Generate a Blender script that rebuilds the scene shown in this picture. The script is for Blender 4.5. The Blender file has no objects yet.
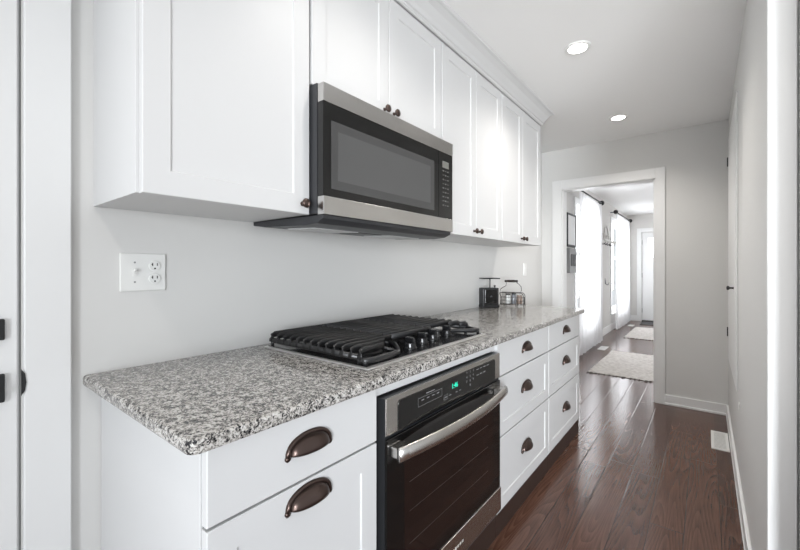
import bpy, bmesh, math, random
from mathutils import Vector, Matrix
random.seed(7)
S = bpy.context.scene
COL = S.collection
PI = math.pi

# ------------------------------------------------------------------ camera
cam_d = bpy.data.cameras.new('camera')
cam = bpy.data.objects.new('camera', cam_d)
COL.objects.link(cam)
cam_d.sensor_width = 36.0
cam_d.lens = 387.0 / 800.0 * 36.0
cam_d.shift_y = -7.0 / 800.0
cam_d.clip_start = 0.02
cam.location = (0, 0, 1.215)
cam.rotation_euler = (PI / 2, 0, math.atan(306 / 387.0))
S.camera = cam

# ------------------------------------------------------------------ world, light, exposure
W = bpy.data.worlds.new('world')
S.world = W
W.use_nodes = True
bg = W.node_tree.nodes['Background']
bg.inputs['Color'].default_value = (0.92, 0.96, 1.0, 1)
bg.inputs['Strength'].default_value = 0.70
S.view_settings.view_transform = 'Standard'
S.view_settings.look = 'None'
S.view_settings.exposure = 0.26
S.view_settings.gamma = 1.0
S.view_settings.use_curve_mapping = False


def area(name, loc, rot, sx, sy, power, col=(1, 1, 1)):
    d = bpy.data.lights.new(name, 'AREA')
    d.shape = 'RECTANGLE'
    d.size, d.size_y = sx, sy
    d.energy = power
    d.color = col
    o = bpy.data.objects.new(name, d)
    COL.objects.link(o)
    o.location = loc
    o.rotation_euler = rot
    return o


# daylight standing outside the two hall windows (pointing +X)
area('hall_window_and_fill_light', (-1.75, 6.35, 1.5), (0, -PI / 2, 0), 1.6, 2.4, 115, (0.95, 0.98, 1))
area('hall_window_and_fill_light', (-1.75, 9.25, 1.5), (0, -PI / 2, 0), 1.6, 2.4, 115, (0.95, 0.98, 1))
# added uplight behind the viewer, no real lamp, to brighten the ceiling
up = area('ceiling_fill_uplight', (0.5, -1.8, 0.3), (0, 0, 0), 1.2, 0.8, 5.5, (1.0, 0.99, 0.97))
up.rotation_euler = (Vector((-0.35, 2.3, 2.9)) - Vector(up.location)).to_track_quat('-Z', 'Y').to_euler()
up.data.spread = math.radians(56)
# added window-like fill far behind the viewer, to brighten the far cabinets
rear_fill = area('rear_fill_light', (3.2, -4.2, 1.1), (0, 0, 0), 2.2, 2.0, 58, (0.91, 0.955, 1.0))
rear_fill.rotation_euler = (Vector((-0.55, 4.2, 0.7)) - Vector(rear_fill.location)).to_track_quat('-Z', 'Y').to_euler()
rear_fill.data.spread = math.radians(50)
area('front_door_daylight', (-0.9, 11.0, 1.6), (-PI / 2, 0, 0), 1.6, 1.2, 14, (0.97, 0.98, 1))
# added fill from the hall's unseen open side, brightening its left wall
area('hall_window_and_fill_light', (3.6, 7.4, 1.4), (0, PI / 2, 0), 1.8, 3.0, 36, (1.0, 0.985, 0.97))
for o in list(COL.objects):      # daylight shows through the panes; the added fills are switched visible too
    if o.type == 'LIGHT' and o.name.split('.')[0] in ('hall_window_and_fill_light', 'front_door_daylight', 'rear_fill_light', 'ceiling_fill_uplight'):
        o.visible_camera = True
CAN_POWER = 31.0
CAN_COL = (1.0, 0.955, 0.90)

# ------------------------------------------------------------------ materials


def mat(name, col, rough=0.5, metal=0.0, spec=0.5, **kw):
    m = bpy.data.materials.new(name)
    m.use_nodes = True
    b = m.node_tree.nodes['Principled BSDF']
    b.inputs['Base Color'].default_value = (*col, 1)
    b.inputs['Roughness'].default_value = rough
    b.inputs['Metallic'].default_value = metal
    b.inputs['Specular IOR Level'].default_value = spec
    for k, v in kw.items():
        b.inputs[k].default_value = v
    return m


def N(m, t, **kw):
    n = m.node_tree.nodes.new(t)
    for k, v in kw.items():
        setattr(n, k, v)
    return n


def L(m, a, b):
    m.node_tree.links.new(a, b)


def bsdf(m):
    return m.node_tree.nodes['Principled BSDF']


def add_noise_bump(m, scale, strength, dist=0.001, detail=3):
    tc = N(m, 'ShaderNodeTexCoord')
    n = N(m, 'ShaderNodeTexNoise')
    n.inputs['Scale'].default_value = scale
    n.inputs['Detail'].default_value = detail
    L(m, tc.outputs['Object'], n.inputs['Vector'])
    b = N(m, 'ShaderNodeBump')
    b.inputs['Strength'].default_value = strength
    b.inputs['Distance'].default_value = dist
    L(m, n.outputs['Fac'], b.inputs['Height'])
    L(m, b.outputs['Normal'], bsdf(m).inputs['Normal'])
    return m


def ramp(m, stops, interp='LINEAR'):
    r = N(m, 'ShaderNodeValToRGB')
    e = r.color_ramp
    e.interpolation = interp
    while len(e.elements) > 1:
        e.elements.remove(e.elements[-1])
    e.elements[0].position = stops[0][0]
    e.elements[0].color = (*stops[0][1], 1)
    for p, c in stops[1:]:
        q = e.elements.new(p)
        q.color = (*c, 1)
    return r


def math_n(m, op, a, b=None, c=None):
    n = N(m, 'ShaderNodeMath', operation=op)
    for i, v in enumerate((a, b, c)):
        if v is None:
            continue
        if isinstance(v, (int, float)):
            n.inputs[i].default_value = v
        else:
            L(m, v, n.inputs[i])
    return n.outputs[0]


M = {}
M['wall'] = add_noise_bump(mat('wall_paint', (0.69, 0.685, 0.67), 0.65, spec=0.25), 180, 0.06)
M['hallwall'] = add_noise_bump(mat('hall_paint', (0.66, 0.645, 0.625), 0.7, spec=0.25), 180, 0.06)
M['ceil'] = add_noise_bump(mat('ceiling_paint', (0.90, 0.90, 0.895), 0.8, spec=0.2), 150, 0.08)
M['trim'] = mat('trim_paint', (0.80, 0.80, 0.795), 0.35, spec=0.4)
M['cab'] = mat('cabinet_paint', (0.635, 0.635, 0.635), 0.42, spec=0.4)
M['gapdark'] = mat('dark_gap', (0.03, 0.03, 0.03), 0.8)
M['toe'] = mat('toe_kick_brown', (0.035, 0.022, 0.018), 0.35)
M['bronze'] = mat('oil_rubbed_bronze', (0.085, 0.06, 0.052), 0.30, 0.85)
M['black'] = mat('black_metal', (0.012, 0.012, 0.013), 0.42)
M['iron'] = add_noise_bump(mat('cast_iron', (0.013, 0.013, 0.014), 0.36, spec=0.6), 400, 0.1)
M['cooktop'] = mat('cooktop_enamel', (0.012, 0.012, 0.013), 0.12)
M['knobblack'] = mat('gloss_black_knob', (0.01, 0.01, 0.011), 0.18)
M['rim'] = mat('satin_steel_rim', (0.72, 0.71, 0.70), 0.38, 0.9)
M['flange'] = mat('dark_enamel_flange', (0.02, 0.021, 0.023), 0.3)
M['glassblack'] = mat('black_glass', (0.006, 0.006, 0.006), 0.06)
M['ovenglass'] = mat('oven_window_glass', (0.012, 0.007, 0.006), 0.06)
M['darkgrey'] = mat('dark_grey_metal', (0.045, 0.046, 0.05), 0.45, 0.3)
M['mwwin'] = mat('microwave_window', (0.085, 0.085, 0.085), 0.22)
M['mwwin2'] = mat('microwave_window_border', (0.06, 0.06, 0.06), 0.25)
M['filter'] = mat('grease_filter_mesh', (0.55, 0.55, 0.55), 0.5, 0.0)
M['plastic'] = mat('white_plastic', (0.80, 0.80, 0.78), 0.3)
M['chrome'] = mat('chrome', (0.8, 0.8, 0.8), 0.15, 1.0)
M['mark'] = mat('panel_marking', (0.22, 0.22, 0.22), 0.5)
M['mwmark'] = mat('keypad_marking', (0.13, 0.13, 0.125), 0.5)
M['logo'] = mat('logo_marking', (0.75, 0.72, 0.68), 0.4)
M['lcd'] = mat('dim_display', (0.17, 0.17, 0.155), 0.3)
M['clock'] = mat('green_clock_digits', (0.0, 0.3, 0.2), 0.5)
bsdf(M['clock']).inputs['Emission Color'].default_value = (0.02, 0.75, 0.45, 1)
bsdf(M['clock']).inputs['Emission Strength'].default_value = 1.0
M['lens'] = mat('lamp_lens', (1, 1, 1), 0.5)
bsdf(M['lens']).inputs['Emission Color'].default_value = (1, 0.97, 0.93, 1)
bsdf(M['lens']).inputs['Emission Strength'].default_value = 12.0
M['woodhandle'] = mat('dark_turned_wood', (0.025, 0.018, 0.014), 0.4)
M['wire'] = mat('dark_wire', (0.05, 0.045, 0.042), 0.4, 0.6)
M['salt'] = mat('white_ceramic', (0.80, 0.80, 0.78), 0.25)
M['spice'] = mat('tan_spice_jar', (0.27, 0.20, 0.165), 0.35)
M['greyjar'] = mat('grey_glass_jar', (0.22, 0.23, 0.25), 0.15)
M['mat'] = add_noise_bump(mat('doormat_grey', (0.10, 0.10, 0.10), 0.9), 300, 0.5)
M['panelgrey'] = mat('grey_panel', (0.30, 0.30, 0.30), 0.45)
M['paper'] = mat('white_picture_paper', (0.75, 0.75, 0.74), 0.5)
M['fringe'] = mat('rug_fringe_dark', (0.10, 0.085, 0.075), 0.9)


def brushed(name, col, rough, axis):
    m = mat(name, col, rough, 1.0)
    tc = N(m, 'ShaderNodeTexCoord')
    mp = N(m, 'ShaderNodeMapping')
    mp.inputs['Scale'].default_value = axis
    L(m, tc.outputs['Object'], mp.inputs['Vector'])
    n = N(m, 'ShaderNodeTexNoise')
    n.inputs['Scale'].default_value = 1.0
    n.inputs['Detail'].default_value = 2
    L(m, mp.outputs['Vector'], n.inputs['Vector'])
    mr = N(m, 'ShaderNodeMapRange')
    mr.inputs['To Min'].default_value = rough - 0.008
    mr.inputs['To Max'].default_value = rough + 0.008
    L(m, n.outputs['Fac'], mr.inputs['Value'])
    L(m, mr.outputs['Result'], bsdf(m).inputs['Roughness'])
    return m


M['steel'] = brushed('brushed_steel', (0.60, 0.58, 0.555), 0.27, (900, 6, 900))
M['steelmw'] = brushed('brushed_steel_microwave', (0.60, 0.59, 0.575), 0.22, (900, 6, 900))


def granite():
    m = mat('speckled_granite', (0.4, 0.4, 0.4), 0.16, spec=0.5)
    tc = N(m, 'ShaderNodeTexCoord')
    # warp the lookup a little so that the crystals are ragged
    wn = N(m, 'ShaderNodeTexNoise')
    wn.inputs['Scale'].default_value = 130
    wn.inputs['Detail'].default_value = 2
    L(m, tc.outputs['Object'], wn.inputs['Vector'])
    mx = N(m, 'ShaderNodeVectorMath', operation='MULTIPLY_ADD')
    L(m, wn.outputs['Color'], mx.inputs[0])
    mx.inputs[1].default_value = (0.006, 0.006, 0.006)
    L(m, tc.outputs['Object'], mx.inputs[2])
    v = N(m, 'ShaderNodeTexVoronoi')
    v.inputs['Scale'].default_value = 330
    L(m, mx.outputs[0], v.inputs['Vector'])
    sep = N(m, 'ShaderNodeSeparateColor')
    L(m, v.outputs['Color'], sep.inputs[0])
    v2 = N(m, 'ShaderNodeTexVoronoi')
    v2.inputs['Scale'].default_value = 150
    L(m, mx.outputs[0], v2.inputs['Vector'])
    sep2 = N(m, 'ShaderNodeSeparateColor')
    L(m, v2.outputs['Color'], sep2.inputs[0])
    big = N(m, 'ShaderNodeTexNoise')
    big.inputs['Scale'].default_value = 45
    big.inputs['Detail'].default_value = 4
    L(m, tc.outputs['Object'], big.inputs['Vector'])
    a = math_n(m, 'MULTIPLY', sep.outputs[0], 0.55)
    b = math_n(m, 'MULTIPLY_ADD', sep2.outputs[0], 0.45, a)
    c = math_n(m, 'MULTIPLY_ADD', big.outputs['Fac'], 0.7, b)
    d = math_n(m, 'SUBTRACT', c, 0.35)
    r = ramp(m, [(0.0, (0.010, 0.010, 0.012)), (0.22, (0.016, 0.016, 0.018)), (0.30, (0.085, 0.082, 0.08)),
                 (0.42, (0.22, 0.21, 0.195)), (0.55, (0.36, 0.34, 0.315)), (0.68, (0.50, 0.48, 0.455)),
                 (1.0, (0.60, 0.59, 0.57))])
    L(m, d, r.inputs[0])
    L(m, r.outputs[0], bsdf(m).inputs['Base Color'])
    return m


M['granite'] = granite()


def wood_floor():
    m = mat('dark_oak_planks', (0.06, 0.035, 0.027), 0.17, spec=0.5)
    geo = N(m, 'ShaderNodeNewGeometry')
    sx = N(m, 'ShaderNodeSeparateXYZ')
    L(m, geo.outputs['Position'], sx.inputs[0])
    Wd, Ln = 0.133, 1.35
    u = math_n(m, 'DIVIDE', math_n(m, 'ADD', sx.outputs[0], 0.478 + 40 * Wd), Wd)
    iu = math_n(m, 'FLOOR', u)
    fu = math_n(m, 'SUBTRACT', u, iu)
    wn = N(m, 'ShaderNodeTexWhiteNoise', noise_dimensions='1D')
    L(m, iu, wn.inputs['W'])
    vv = math_n(m, 'DIVIDE', math_n(m, 'ADD', math_n(m, 'MULTIPLY', wn.outputs['Value'], Ln), math_n(m, 'ADD', sx.outputs[1], 20.0)), Ln)
    iv = math_n(m, 'FLOOR', vv)
    fv = math_n(m, 'SUBTRACT', vv, iv)
    cid = math_n(m, 'ADD', math_n(m, 'MULTIPLY', iu, 17.31), math_n(m, 'MULTIPLY', iv, 5.77))
    wn2 = N(m, 'ShaderNodeTexWhiteNoise', noise_dimensions='1D')
    L(m, cid, wn2.inputs['W'])
    # cathedral grain: contour lines of a stretched noise field
    cb = N(m, 'ShaderNodeCombineXYZ')
    L(m, math_n(m, 'MULTIPLY', sx.outputs[0], 11.0), cb.inputs[0])
    L(m, math_n(m, 'MULTIPLY', sx.outputs[1], 0.85), cb.inputs[1])
    L(m, math_n(m, 'MULTIPLY', wn2.outputs['Value'], 50.0), cb.inputs[2])
    n1 = N(m, 'ShaderNodeTexNoise')
    n1.inputs['Scale'].default_value = 1.0
    n1.inputs['Detail'].default_value = 0.4
    n1.inputs['Roughness'].default_value = 0.4
    L(m, cb.outputs[0], n1.inputs['Vector'])
    ring = math_n(m, 'FRACT', math_n(m, 'MULTIPLY', n1.outputs['Fac'], 17.0))
    # fine pores
    cb2 = N(m, 'ShaderNodeCombineXYZ')
    L(m, math_n(m, 'MULTIPLY', sx.outputs[0], 260.0), cb2.inputs[0])
    L(m, math_n(m, 'MULTIPLY', sx.outputs[1], 9.0), cb2.inputs[1])
    L(m, math_n(m, 'MULTIPLY', wn2.outputs['Value'], 30.0), cb2.inputs[2])
    n2 = N(m, 'ShaderNodeTexNoise')
    n2.inputs['Scale'].default_value = 1.0
    n2.inputs['Detail'].default_value = 3
    L(m, cb2.outputs[0], n2.inputs['Vector'])
    g = math_n(m, 'ADD', math_n(m, 'MULTIPLY', ring, 0.34), math_n(m, 'MULTIPLY', n2.outputs['Fac'], 0.72))
    g2 = math_n(m, 'ADD', g, math_n(m, 'MULTIPLY_ADD', wn2.outputs['Value'], 0.34, -0.17))
    r = ramp(m, [(0.10, (0.033, 0.014, 0.009)), (0.45, (0.086, 0.038, 0.0245)), (0.85, (0.142, 0.070, 0.047))])
    L(m, g2, r.inputs[0])
    # seams
    eu = math_n(m, 'MULTIPLY', math_n(m, 'MINIMUM', fu, math_n(m, 'SUBTRACT', 1.0, fu)), Wd)
    ev = math_n(m, 'MULTIPLY', math_n(m, 'MINIMUM', fv, math_n(m, 'SUBTRACT', 1.0, fv)), Ln)
    e = math_n(m, 'MINIMUM', eu, ev)
    mr = N(m, 'ShaderNodeMapRange')
    mr.inputs['From Min'].default_value = 0.0004
    mr.inputs['From Max'].default_value = 0.0022
    L(m, e, mr.inputs['Value'])
    mixc = N(m, 'ShaderNodeMix', data_type='RGBA')
    L(m, mr.outputs['Result'], mixc.inputs['Factor'])
    mixc.inputs['A'].default_value = (0.012, 0.007, 0.005, 1)
    L(m, r.outputs[0], mixc.inputs['B'])
    L(m, mixc.outputs['Result'], bsdf(m).inputs['Base Color'])
    mr2 = N(m, 'ShaderNodeMapRange')
    mr2.inputs['From Min'].default_value = 0.0
    mr2.inputs['From Max'].default_value = 0.004
    L(m, e, mr2.inputs['Value'])
    h = math_n(m, 'ADD', mr2.outputs['Result'], math_n(m, 'MULTIPLY', ring, 0.05))
    h = math_n(m, 'ADD', h, math_n(m, 'MULTIPLY', n2.outputs['Fac'], 0.10))
    b = N(m, 'ShaderNodeBump')
    b.inputs['Strength'].default_value = 0.35
    b.inputs['Distance'].default_value = 0.0016
    L(m, h, b.inputs['Height'])
    L(m, b.outputs['Normal'], bsdf(m).inputs['Normal'])
    return m


M['floor'] = wood_floor()


def rug_mat():
    m = mat('cream_woven_rug', (0.62, 0.585, 0.55), 0.95, spec=0.1)
    tc = N(m, 'ShaderNodeTexCoord')
    n = N(m, 'ShaderNodeTexNoise')
    n.inputs['Scale'].default_value = 28
    n.inputs['Detail'].default_value = 5
    L(m, tc.outputs['Object'], n.inputs['Vector'])
    r = ramp(m, [(0.3, (0.52, 0.48, 0.45)), (0.6, (0.70, 0.665, 0.63))])
    L(m, n.outputs['Fac'], r.inputs[0])
    L(m, r.outputs[0], bsdf(m).inputs['Base Color'])
    b = N(m, 'ShaderNodeBump')
    b.inputs['Strength'].default_value = 0.6
    b.inputs['Distance'].default_value = 0.006
    L(m, n.outputs['Fac'], b.inputs['Height'])
    L(m, b.outputs['Normal'], bsdf(m).inputs['Normal'])
    return m


M['rug'] = rug_mat()


def sheer():
    m = bpy.data.materials.new('sheer_white_curtain')
    m.use_nodes = True
    nt = m.node_tree
    nt.nodes.clear()
    out = N(m, 'ShaderNodeOutputMaterial')
    d = N(m, 'ShaderNodeBsdfDiffuse')
    d.inputs['Color'].default_value = (0.86, 0.86, 0.87, 1)
    t = N(m, 'ShaderNodeBsdfTranslucent')
    t.inputs['Color'].default_value = (0.9, 0.9, 0.92, 1)
    tr = N(m, 'ShaderNodeBsdfTransparent')
    mx = N(m, 'ShaderNodeMixShader')
    mx.inputs[0].default_value = 0.5
    L(m, d.outputs[0], mx.inputs[1])
    L(m, t.outputs[0], mx.inputs[2])
    mx2 = N(m, 'ShaderNodeMixShader')
    mx2.inputs[0].default_value = 0.06
    L(m, mx.outputs[0], mx2.inputs[1])
    L(m, tr.outputs[0], mx2.inputs[2])
    L(m, mx2.outputs[0], out.inputs[0])
    return m


M['sheer'] = sheer()


def pane_mat():
    m = bpy.data.materials.new('window_glass')
    m.use_nodes = True
    nt = m.node_tree
    nt.nodes.clear()
    out = N(m, 'ShaderNodeOutputMaterial')
    g = N(m, 'ShaderNodeBsdfGlossy')
    g.inputs['Roughness'].default_value = 0.02
    tr = N(m, 'ShaderNodeBsdfTransparent')
    mx = N(m, 'ShaderNodeMixShader')
    mx.inputs[0].default_value = 0.07
    L(m, tr.outputs[0], mx.inputs[1])
    L(m, g.outputs[0], mx.inputs[2])
    L(m, mx.outputs[0], out.inputs[0])
    return m


M['pane'] = pane_mat()

# ------------------------------------------------------------------ mesh helpers


def nb():
    return bmesh.new()


def box(bm, x0, x1, y0, y1, z0, z1):
    vs = [bm.verts.new((x, y, z)) for x in (x0, x1) for y in (y0, y1) for z in (z0, z1)]
    for f in ((0, 1, 3, 2), (4, 6, 7, 5), (0, 4, 5, 1), (2, 3, 7, 6), (0, 2, 6, 4), (1, 5, 7, 3)):
        bm.faces.new([vs[i] for i in f])
    return bm


def prism(bm, pts, z0, z1):
    """pts: (x, y) outline counter-clockwise, extruded in z"""
    a = [bm.verts.new((x, y, z0)) for x, y in pts]
    b = [bm.verts.new((x, y, z1)) for x, y in pts]
    n = len(pts)
    bm.faces.new(a[::-1])
    bm.faces.new(b)
    for i in range(n):
        j = (i + 1) % n
        bm.faces.new((a[i], a[j], b[j], b[i]))
    return bm


def extr_y(bm, pts, y0, y1):
    """pts: (x, z) profile extruded along y"""
    a = [bm.verts.new((x, y0, z)) for x, z in pts]
    b = [bm.verts.new((x, y1, z)) for x, z in pts]
    n = len(pts)
    bm.faces.new(a)
    bm.faces.new(b[::-1])
    for i in range(n):
        j = (i + 1) % n
        bm.faces.new((a[i], b[i], b[j], a[j]))
    return bm


def frame_of(d):
    d = d.normalized()
    up = Vector((0, 0, 1)) if abs(d.z) < 0.9 else Vector((1, 0, 0))
    s = d.cross(up).normalized()
    return s, s.cross(d).normalized()


def tube(bm, pts, r, n=8, closed=False, sx=1.0, sz=1.0):
    """round (or flattened) bar swept along pts"""
    P = [Vector(p) for p in pts]
    rings = []
    k = len(P)
    for i, p in enumerate(P):
        if closed:
            d = P[(i + 1) % k] - P[i - 1]
        else:
            d = P[min(i + 1, k - 1)] - P[max(i - 1, 0)]
        s, u = frame_of(d)
        rr = r[i] if isinstance(r, (list, tuple)) else r
        rings.append([bm.verts.new(p + s * (math.cos(2 * PI * j / n) * rr * sx) + u * (math.sin(2 * PI * j / n) * rr * sz)) for j in range(n)])
    for i in range(k if closed else k - 1):
        A, B = rings[i], rings[(i + 1) % k]
        for j in range(n):
            q = (j + 1) % n
            bm.faces.new((A[j], A[q], B[q], B[j]))
    if not closed:
        bm.faces.new(rings[0][::-1])
        bm.faces.new(rings[-1])
    return bm


def lathe(bm, prof, o, axis=(0, 0, 1), n=20):
    """prof: (radius, height) pairs along axis from point o"""
    o = Vector(o)
    ax = Vector(axis).normalized()
    s, u = frame_of(ax)
    rings = []
    for r, h in prof:
        c = o + ax * h
        if r < 1e-6:
            rings.append([bm.verts.new(c)])
        else:
            rings.append([bm.verts.new(c + s * (math.cos(2 * PI * j / n) * r) + u * (math.sin(2 * PI * j / n) * r)) for j in range(n)])
    for A, B in zip(rings, rings[1:]):
        for j in range(n):
            q = (j + 1) % n
            if len(A) == 1 and len(B) == 1:
                continue
            if len(A) == 1:
                bm.faces.new((A[0], B[q], B[j]))
            elif len(B) == 1:
                bm.faces.new((A[j], A[q], B[0]))
            else:
                bm.faces.new((A[j], A[q], B[q], B[j]))
    if len(rings[0]) > 1:
        bm.faces.new(rings[0][::-1])
    if len(rings[-1]) > 1:
        bm.faces.new(rings[-1])
    return bm


def xform(bm, mtx):
    bm.transform(mtx)
    return bm


def wl(o):
    v = Vector((0, 0, 0))
    while o is not None:
        v += o.location
        o = o.parent
    return v


def obj(name, bm, m, parent=None, smooth=False, bevel=0.0, solid=0.0, subsurf=0):
    """bm is in world coordinates; the object keeps its parent's origin"""
    bmesh.ops.recalc_face_normals(bm, faces=bm.faces)
    me = bpy.data.meshes.new(name)
    if parent is not None:
        bm.transform(Matrix.Translation(-wl(parent)))
    bm.to_mesh(me)
    bm.free()
    me.materials.append(m)
    if smooth:
        for p in me.polygons:
            p.use_smooth = True
    o = bpy.data.objects.new(name, me)
    COL.objects.link(o)
    if parent is not None:
        o.parent = parent
    if solid:
        q = o.modifiers.new('solid', 'SOLIDIFY')
        q.thickness = solid
        q.offset = 0
    if bevel:
        q = o.modifiers.new('bevel', 'BEVEL')
        q.width = bevel
        q.segments = 2
        q.limit_method = 'ANGLE'
        q.angle_limit = math.radians(40)
        q.harden_normals = False
    if subsurf:
        q = o.modifiers.new('sub', 'SUBSURF')
        q.levels = q.render_levels = subsurf
    return o


def thing(name, label, cat, loc=(0, 0, 0), group=None):
    o = bpy.data.objects.new(name, None)
    o.empty_display_size = 0.05
    COL.objects.link(o)
    o.location = loc
    return tag(o, label, cat, group)


def tag(o, label, cat, group=None):
    o['label'] = label
    o['category'] = cat
    if group:
        o['group'] = group
    return o


def struct(name, bm, m, **kw):
    o = obj(name, bm, m, **kw)
    o['kind'] = 'structure'
    return o


def copy_tree(src, loc, label):
    """a copy of a thing with copies of its parts and sub-parts"""
    r = src.copy()
    COL.objects.link(r)
    r.location = loc
    r['label'] = label
    for ch in list(src.children):
        c = ch.copy()
        COL.objects.link(c)
        c.parent = r
        for g in list(ch.children):
            d = g.copy()
            COL.objects.link(d)
            d.parent = c
    return r


def text_bm(body, size, mtx, extrude=0.0004):
    cu = bpy.data.curves.new('t', 'FONT')
    cu.body = body
    cu.size = size
    cu.align_x = 'CENTER'
    cu.align_y = 'CENTER'
    cu.extrude = extrude
    o = bpy.data.objects.new('t', cu)
    me = bpy.data.meshes.new_from_object(o)
    bm = bmesh.new()
    bm.from_mesh(me)
    bm.transform(mtx)
    bpy.data.objects.remove(o)
    bpy.data.curves.remove(cu)
    bpy.data.meshes.remove(me)
    return bm


def facing_x(x, y, z):
    """text plane facing +X: reads along +Y, up +Z"""
    return Matrix(((0, 0, 1, x), (1, 0, 0, y), (0, 1, 0, z), (0, 0, 0, 1)))


# ------------------------------------------------------------------ the room shell
WX = -1.375          # kitchen wall
RX = 0.145           # right hand wall
BY = 4.18            # end wall with the doorway
HX = -1.45           # hall window wall
HY = 10.35           # hall end wall
CZ = 2.44

struct('floor', box(nb(), -1.7, 1.6, -0.9, 10.9, -0.05, 0.0), M['floor'])
struct('ceiling', box(nb(), -1.7, 1.6, -1.4, 10.9, CZ, CZ + 0.06), M['ceil'])

DY1 = 0.172          # door edge at the near left
bm = box(nb(), WX - 0.12, WX, DY1 + 0.004, BY, 0, CZ)
box(bm, WX - 0.12, WX, -1.6, DY1 + 0.004, 2.045, CZ)
box(bm, WX - 0.12, WX, -1.6, -0.75, 0, 2.045)
struct('wall_left', bm, M['wall'])

# wall with the doorway
OX0, OX1, OZ = -1.169, -0.362, 2.03
bm = box(nb(), -1.57, OX0, BY, BY + 0.13, 0, CZ)
box(bm, OX1, 1.6, BY, BY + 0.13, 0, CZ)
box(bm, OX0, OX1, BY, BY + 0.13, OZ, CZ)
struct('wall_back', bm, M['wall'])
RY = 1.59
struct('wall_right', box(nb(), RX, RX + 0.12, RY + 0.02, BY, 0, CZ), M['wall'])

# hall walls
WIN = [(5.85, 6.95), (8.45, 9.95)]
WZ0, WZ1 = 0.36, 2.12
bm = nb()
ys = [BY + 0.13, WIN[0][0], WIN[0][1], WIN[1][0], WIN[1][1], HY]
for k in range(0, 6, 2):
    box(bm, HX - 0.12, HX, ys[k], ys[k + 1], 0, CZ)
for a, b in WIN:
    box(bm, HX - 0.12, HX, a, b, 0, WZ0)
    box(bm, HX - 0.12, HX, a, b, WZ1, CZ)
struct('wall_hall_left', bm, M['hallwall'])
FDX0, FDX1, FDZ = -1.15, -0.24, 2.03
bm = box(nb(), HX - 0.12, FDX0, HY, HY + 0.14, 0, CZ)
box(bm, FDX1, 1.6, HY, HY + 0.14, 0, CZ)
box(bm, FDX0, FDX1, HY, HY + 0.14, FDZ, CZ)
struct('wall_hall_end', bm, M['hallwall'])

# hall windows
for k, (a, b) in enumerate(WIN):
    f = 0.045
    bm = nb()
    x0, x1 = HX - 0.11, HX - 0.03
    box(bm, x0, x1, a, a + f, WZ0, WZ1)
    box(bm, x0, x1, b - f, b, WZ0, WZ1)
    box(bm, x0, x1, a + f, b - f, WZ0, WZ0 + f)
    box(bm, x0, x1, a + f, b - f, WZ1 - f, WZ1)
    box(bm, x0 + 0.01, x1, a + f, b - f, 1.40, 1.45)
    w = struct('window_%d' % (k + 1), bm, M['trim'])
    obj('pane', box(nb(), HX - 0.075, HX - 0.069, a + f, b - f, WZ0 + f, WZ1 - f), M['pane'], w)
    bm = nb()
    c = 0.09
    box(bm, HX, HX + 0.018, a - c, a, WZ0 - 0.02, WZ1 + c)
    box(bm, HX, HX + 0.018, b, b + c, WZ0 - 0.02, WZ1 + c)
    box(bm, HX, HX + 0.018, a, b, WZ1, WZ1 + c)
    obj('casing', bm, M['trim'], w)
    obj('sill', box(nb(), HX - 0.03, HX + 0.045, a - c - 0.02, b + c + 0.02, WZ0 - 0.045, WZ0 - 0.02), M['trim'], w, bevel=0.004)

# baseboards
def baseboard(name, pts_fn):
    struct(name, pts_fn, M['trim'], bevel=0.003)


BH = 0.088
bm = box(nb(), OX1 + 0.075, RX, BY - 0.014, BY, 0, BH)
box(bm, OX1 + 0.075, RX, BY - 0.024, BY, 0, 0.018)
baseboard('baseboard_back', bm)
bm = box(nb(), RX - 0.014, RX, RY + 0.02, BY, 0, BH)
box(bm, RX - 0.017, RX, RY + 0.02, BY, 0, 0.012)
baseboard('baseboard_right', bm)
baseboard('baseboard_hall', box(nb(), HX, HX + 0.015, BY + 0.13, HY, 0, 0.13))
baseboard('baseboard_hall_end', box(nb(), HX, FDX0 - 0.09, HY - 0.015, HY, 0, 0.13))

# doorway casing and jamb (trim)
def casing(bm, y, s, x0, x1, zt, w=0.093, th=0.018):
    """flat casing on a wall at y, standing out by s*th"""
    ya, yb = sorted((y, y + s * th))
    box(bm, x0 - w, x0, ya, yb, 0, zt + w)
    box(bm, x1, x1 + w - 0.016, ya, yb, 0, zt + w)
    box(bm, x0, x1, ya, yb, zt, zt + w)
    return bm


bm = casing(nb(), BY, -1, OX0, OX1, OZ - 0.006)
casing(bm, BY + 0.13, 1, OX0, OX1, OZ - 0.006)
box(bm, OX0 - 0.004, OX0 + 0.012, BY, BY + 0.13, 0, OZ)
box(bm, OX1 - 0.012, OX1 + 0.004, BY, BY + 0.13, 0, OZ)
box(bm, OX0, OX1, BY, BY + 0.13, OZ - 0.016, OZ + 0.002)
struct('trim_1', bm, M['trim'], bevel=0.002)

# near left door with its casing
bm = box(nb(), WX, WX + 0.02, DY1 + 0.006, DY1 + 0.100, 0, 2.12)
box(bm, WX, WX + 0.02, -0.84, DY1 + 0.006, 2.035, 2.12)
box(bm, WX, WX + 0.02, -0.84, -0.752, 0, 2.035)
struct('trim_2', bm, M['trim'], bevel=0.003)
door = struct('door_1', box(nb(), WX - 0.045, WX + 0.004, -0.745, DY1 - 0.004, 0.008, 2.03), M['trim'], bevel=0.002)


def rosette(zc, hh):
    bm = box(nb(), WX + 0.0035, WX + 0.016, 0.080, 0.145, zc - hh, zc + hh)
    return bm


d1 = obj('deadbolt', rosette(1.063, 0.026), M['black'], door, bevel=0.003)
d2 = obj('door_handle', rosette(0.918, 0.035), M['black'], door, bevel=0.003)
bm = tube(nb(), [(WX + 0.015, 0.11, 0.918), (WX + 0.05, 0.11, 0.918), (WX + 0.052, 0.04, 0.918), (WX + 0.052, -0.03, 0.918)], 0.008)
obj('lever', bm, M['black'], d2, smooth=True)
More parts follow.
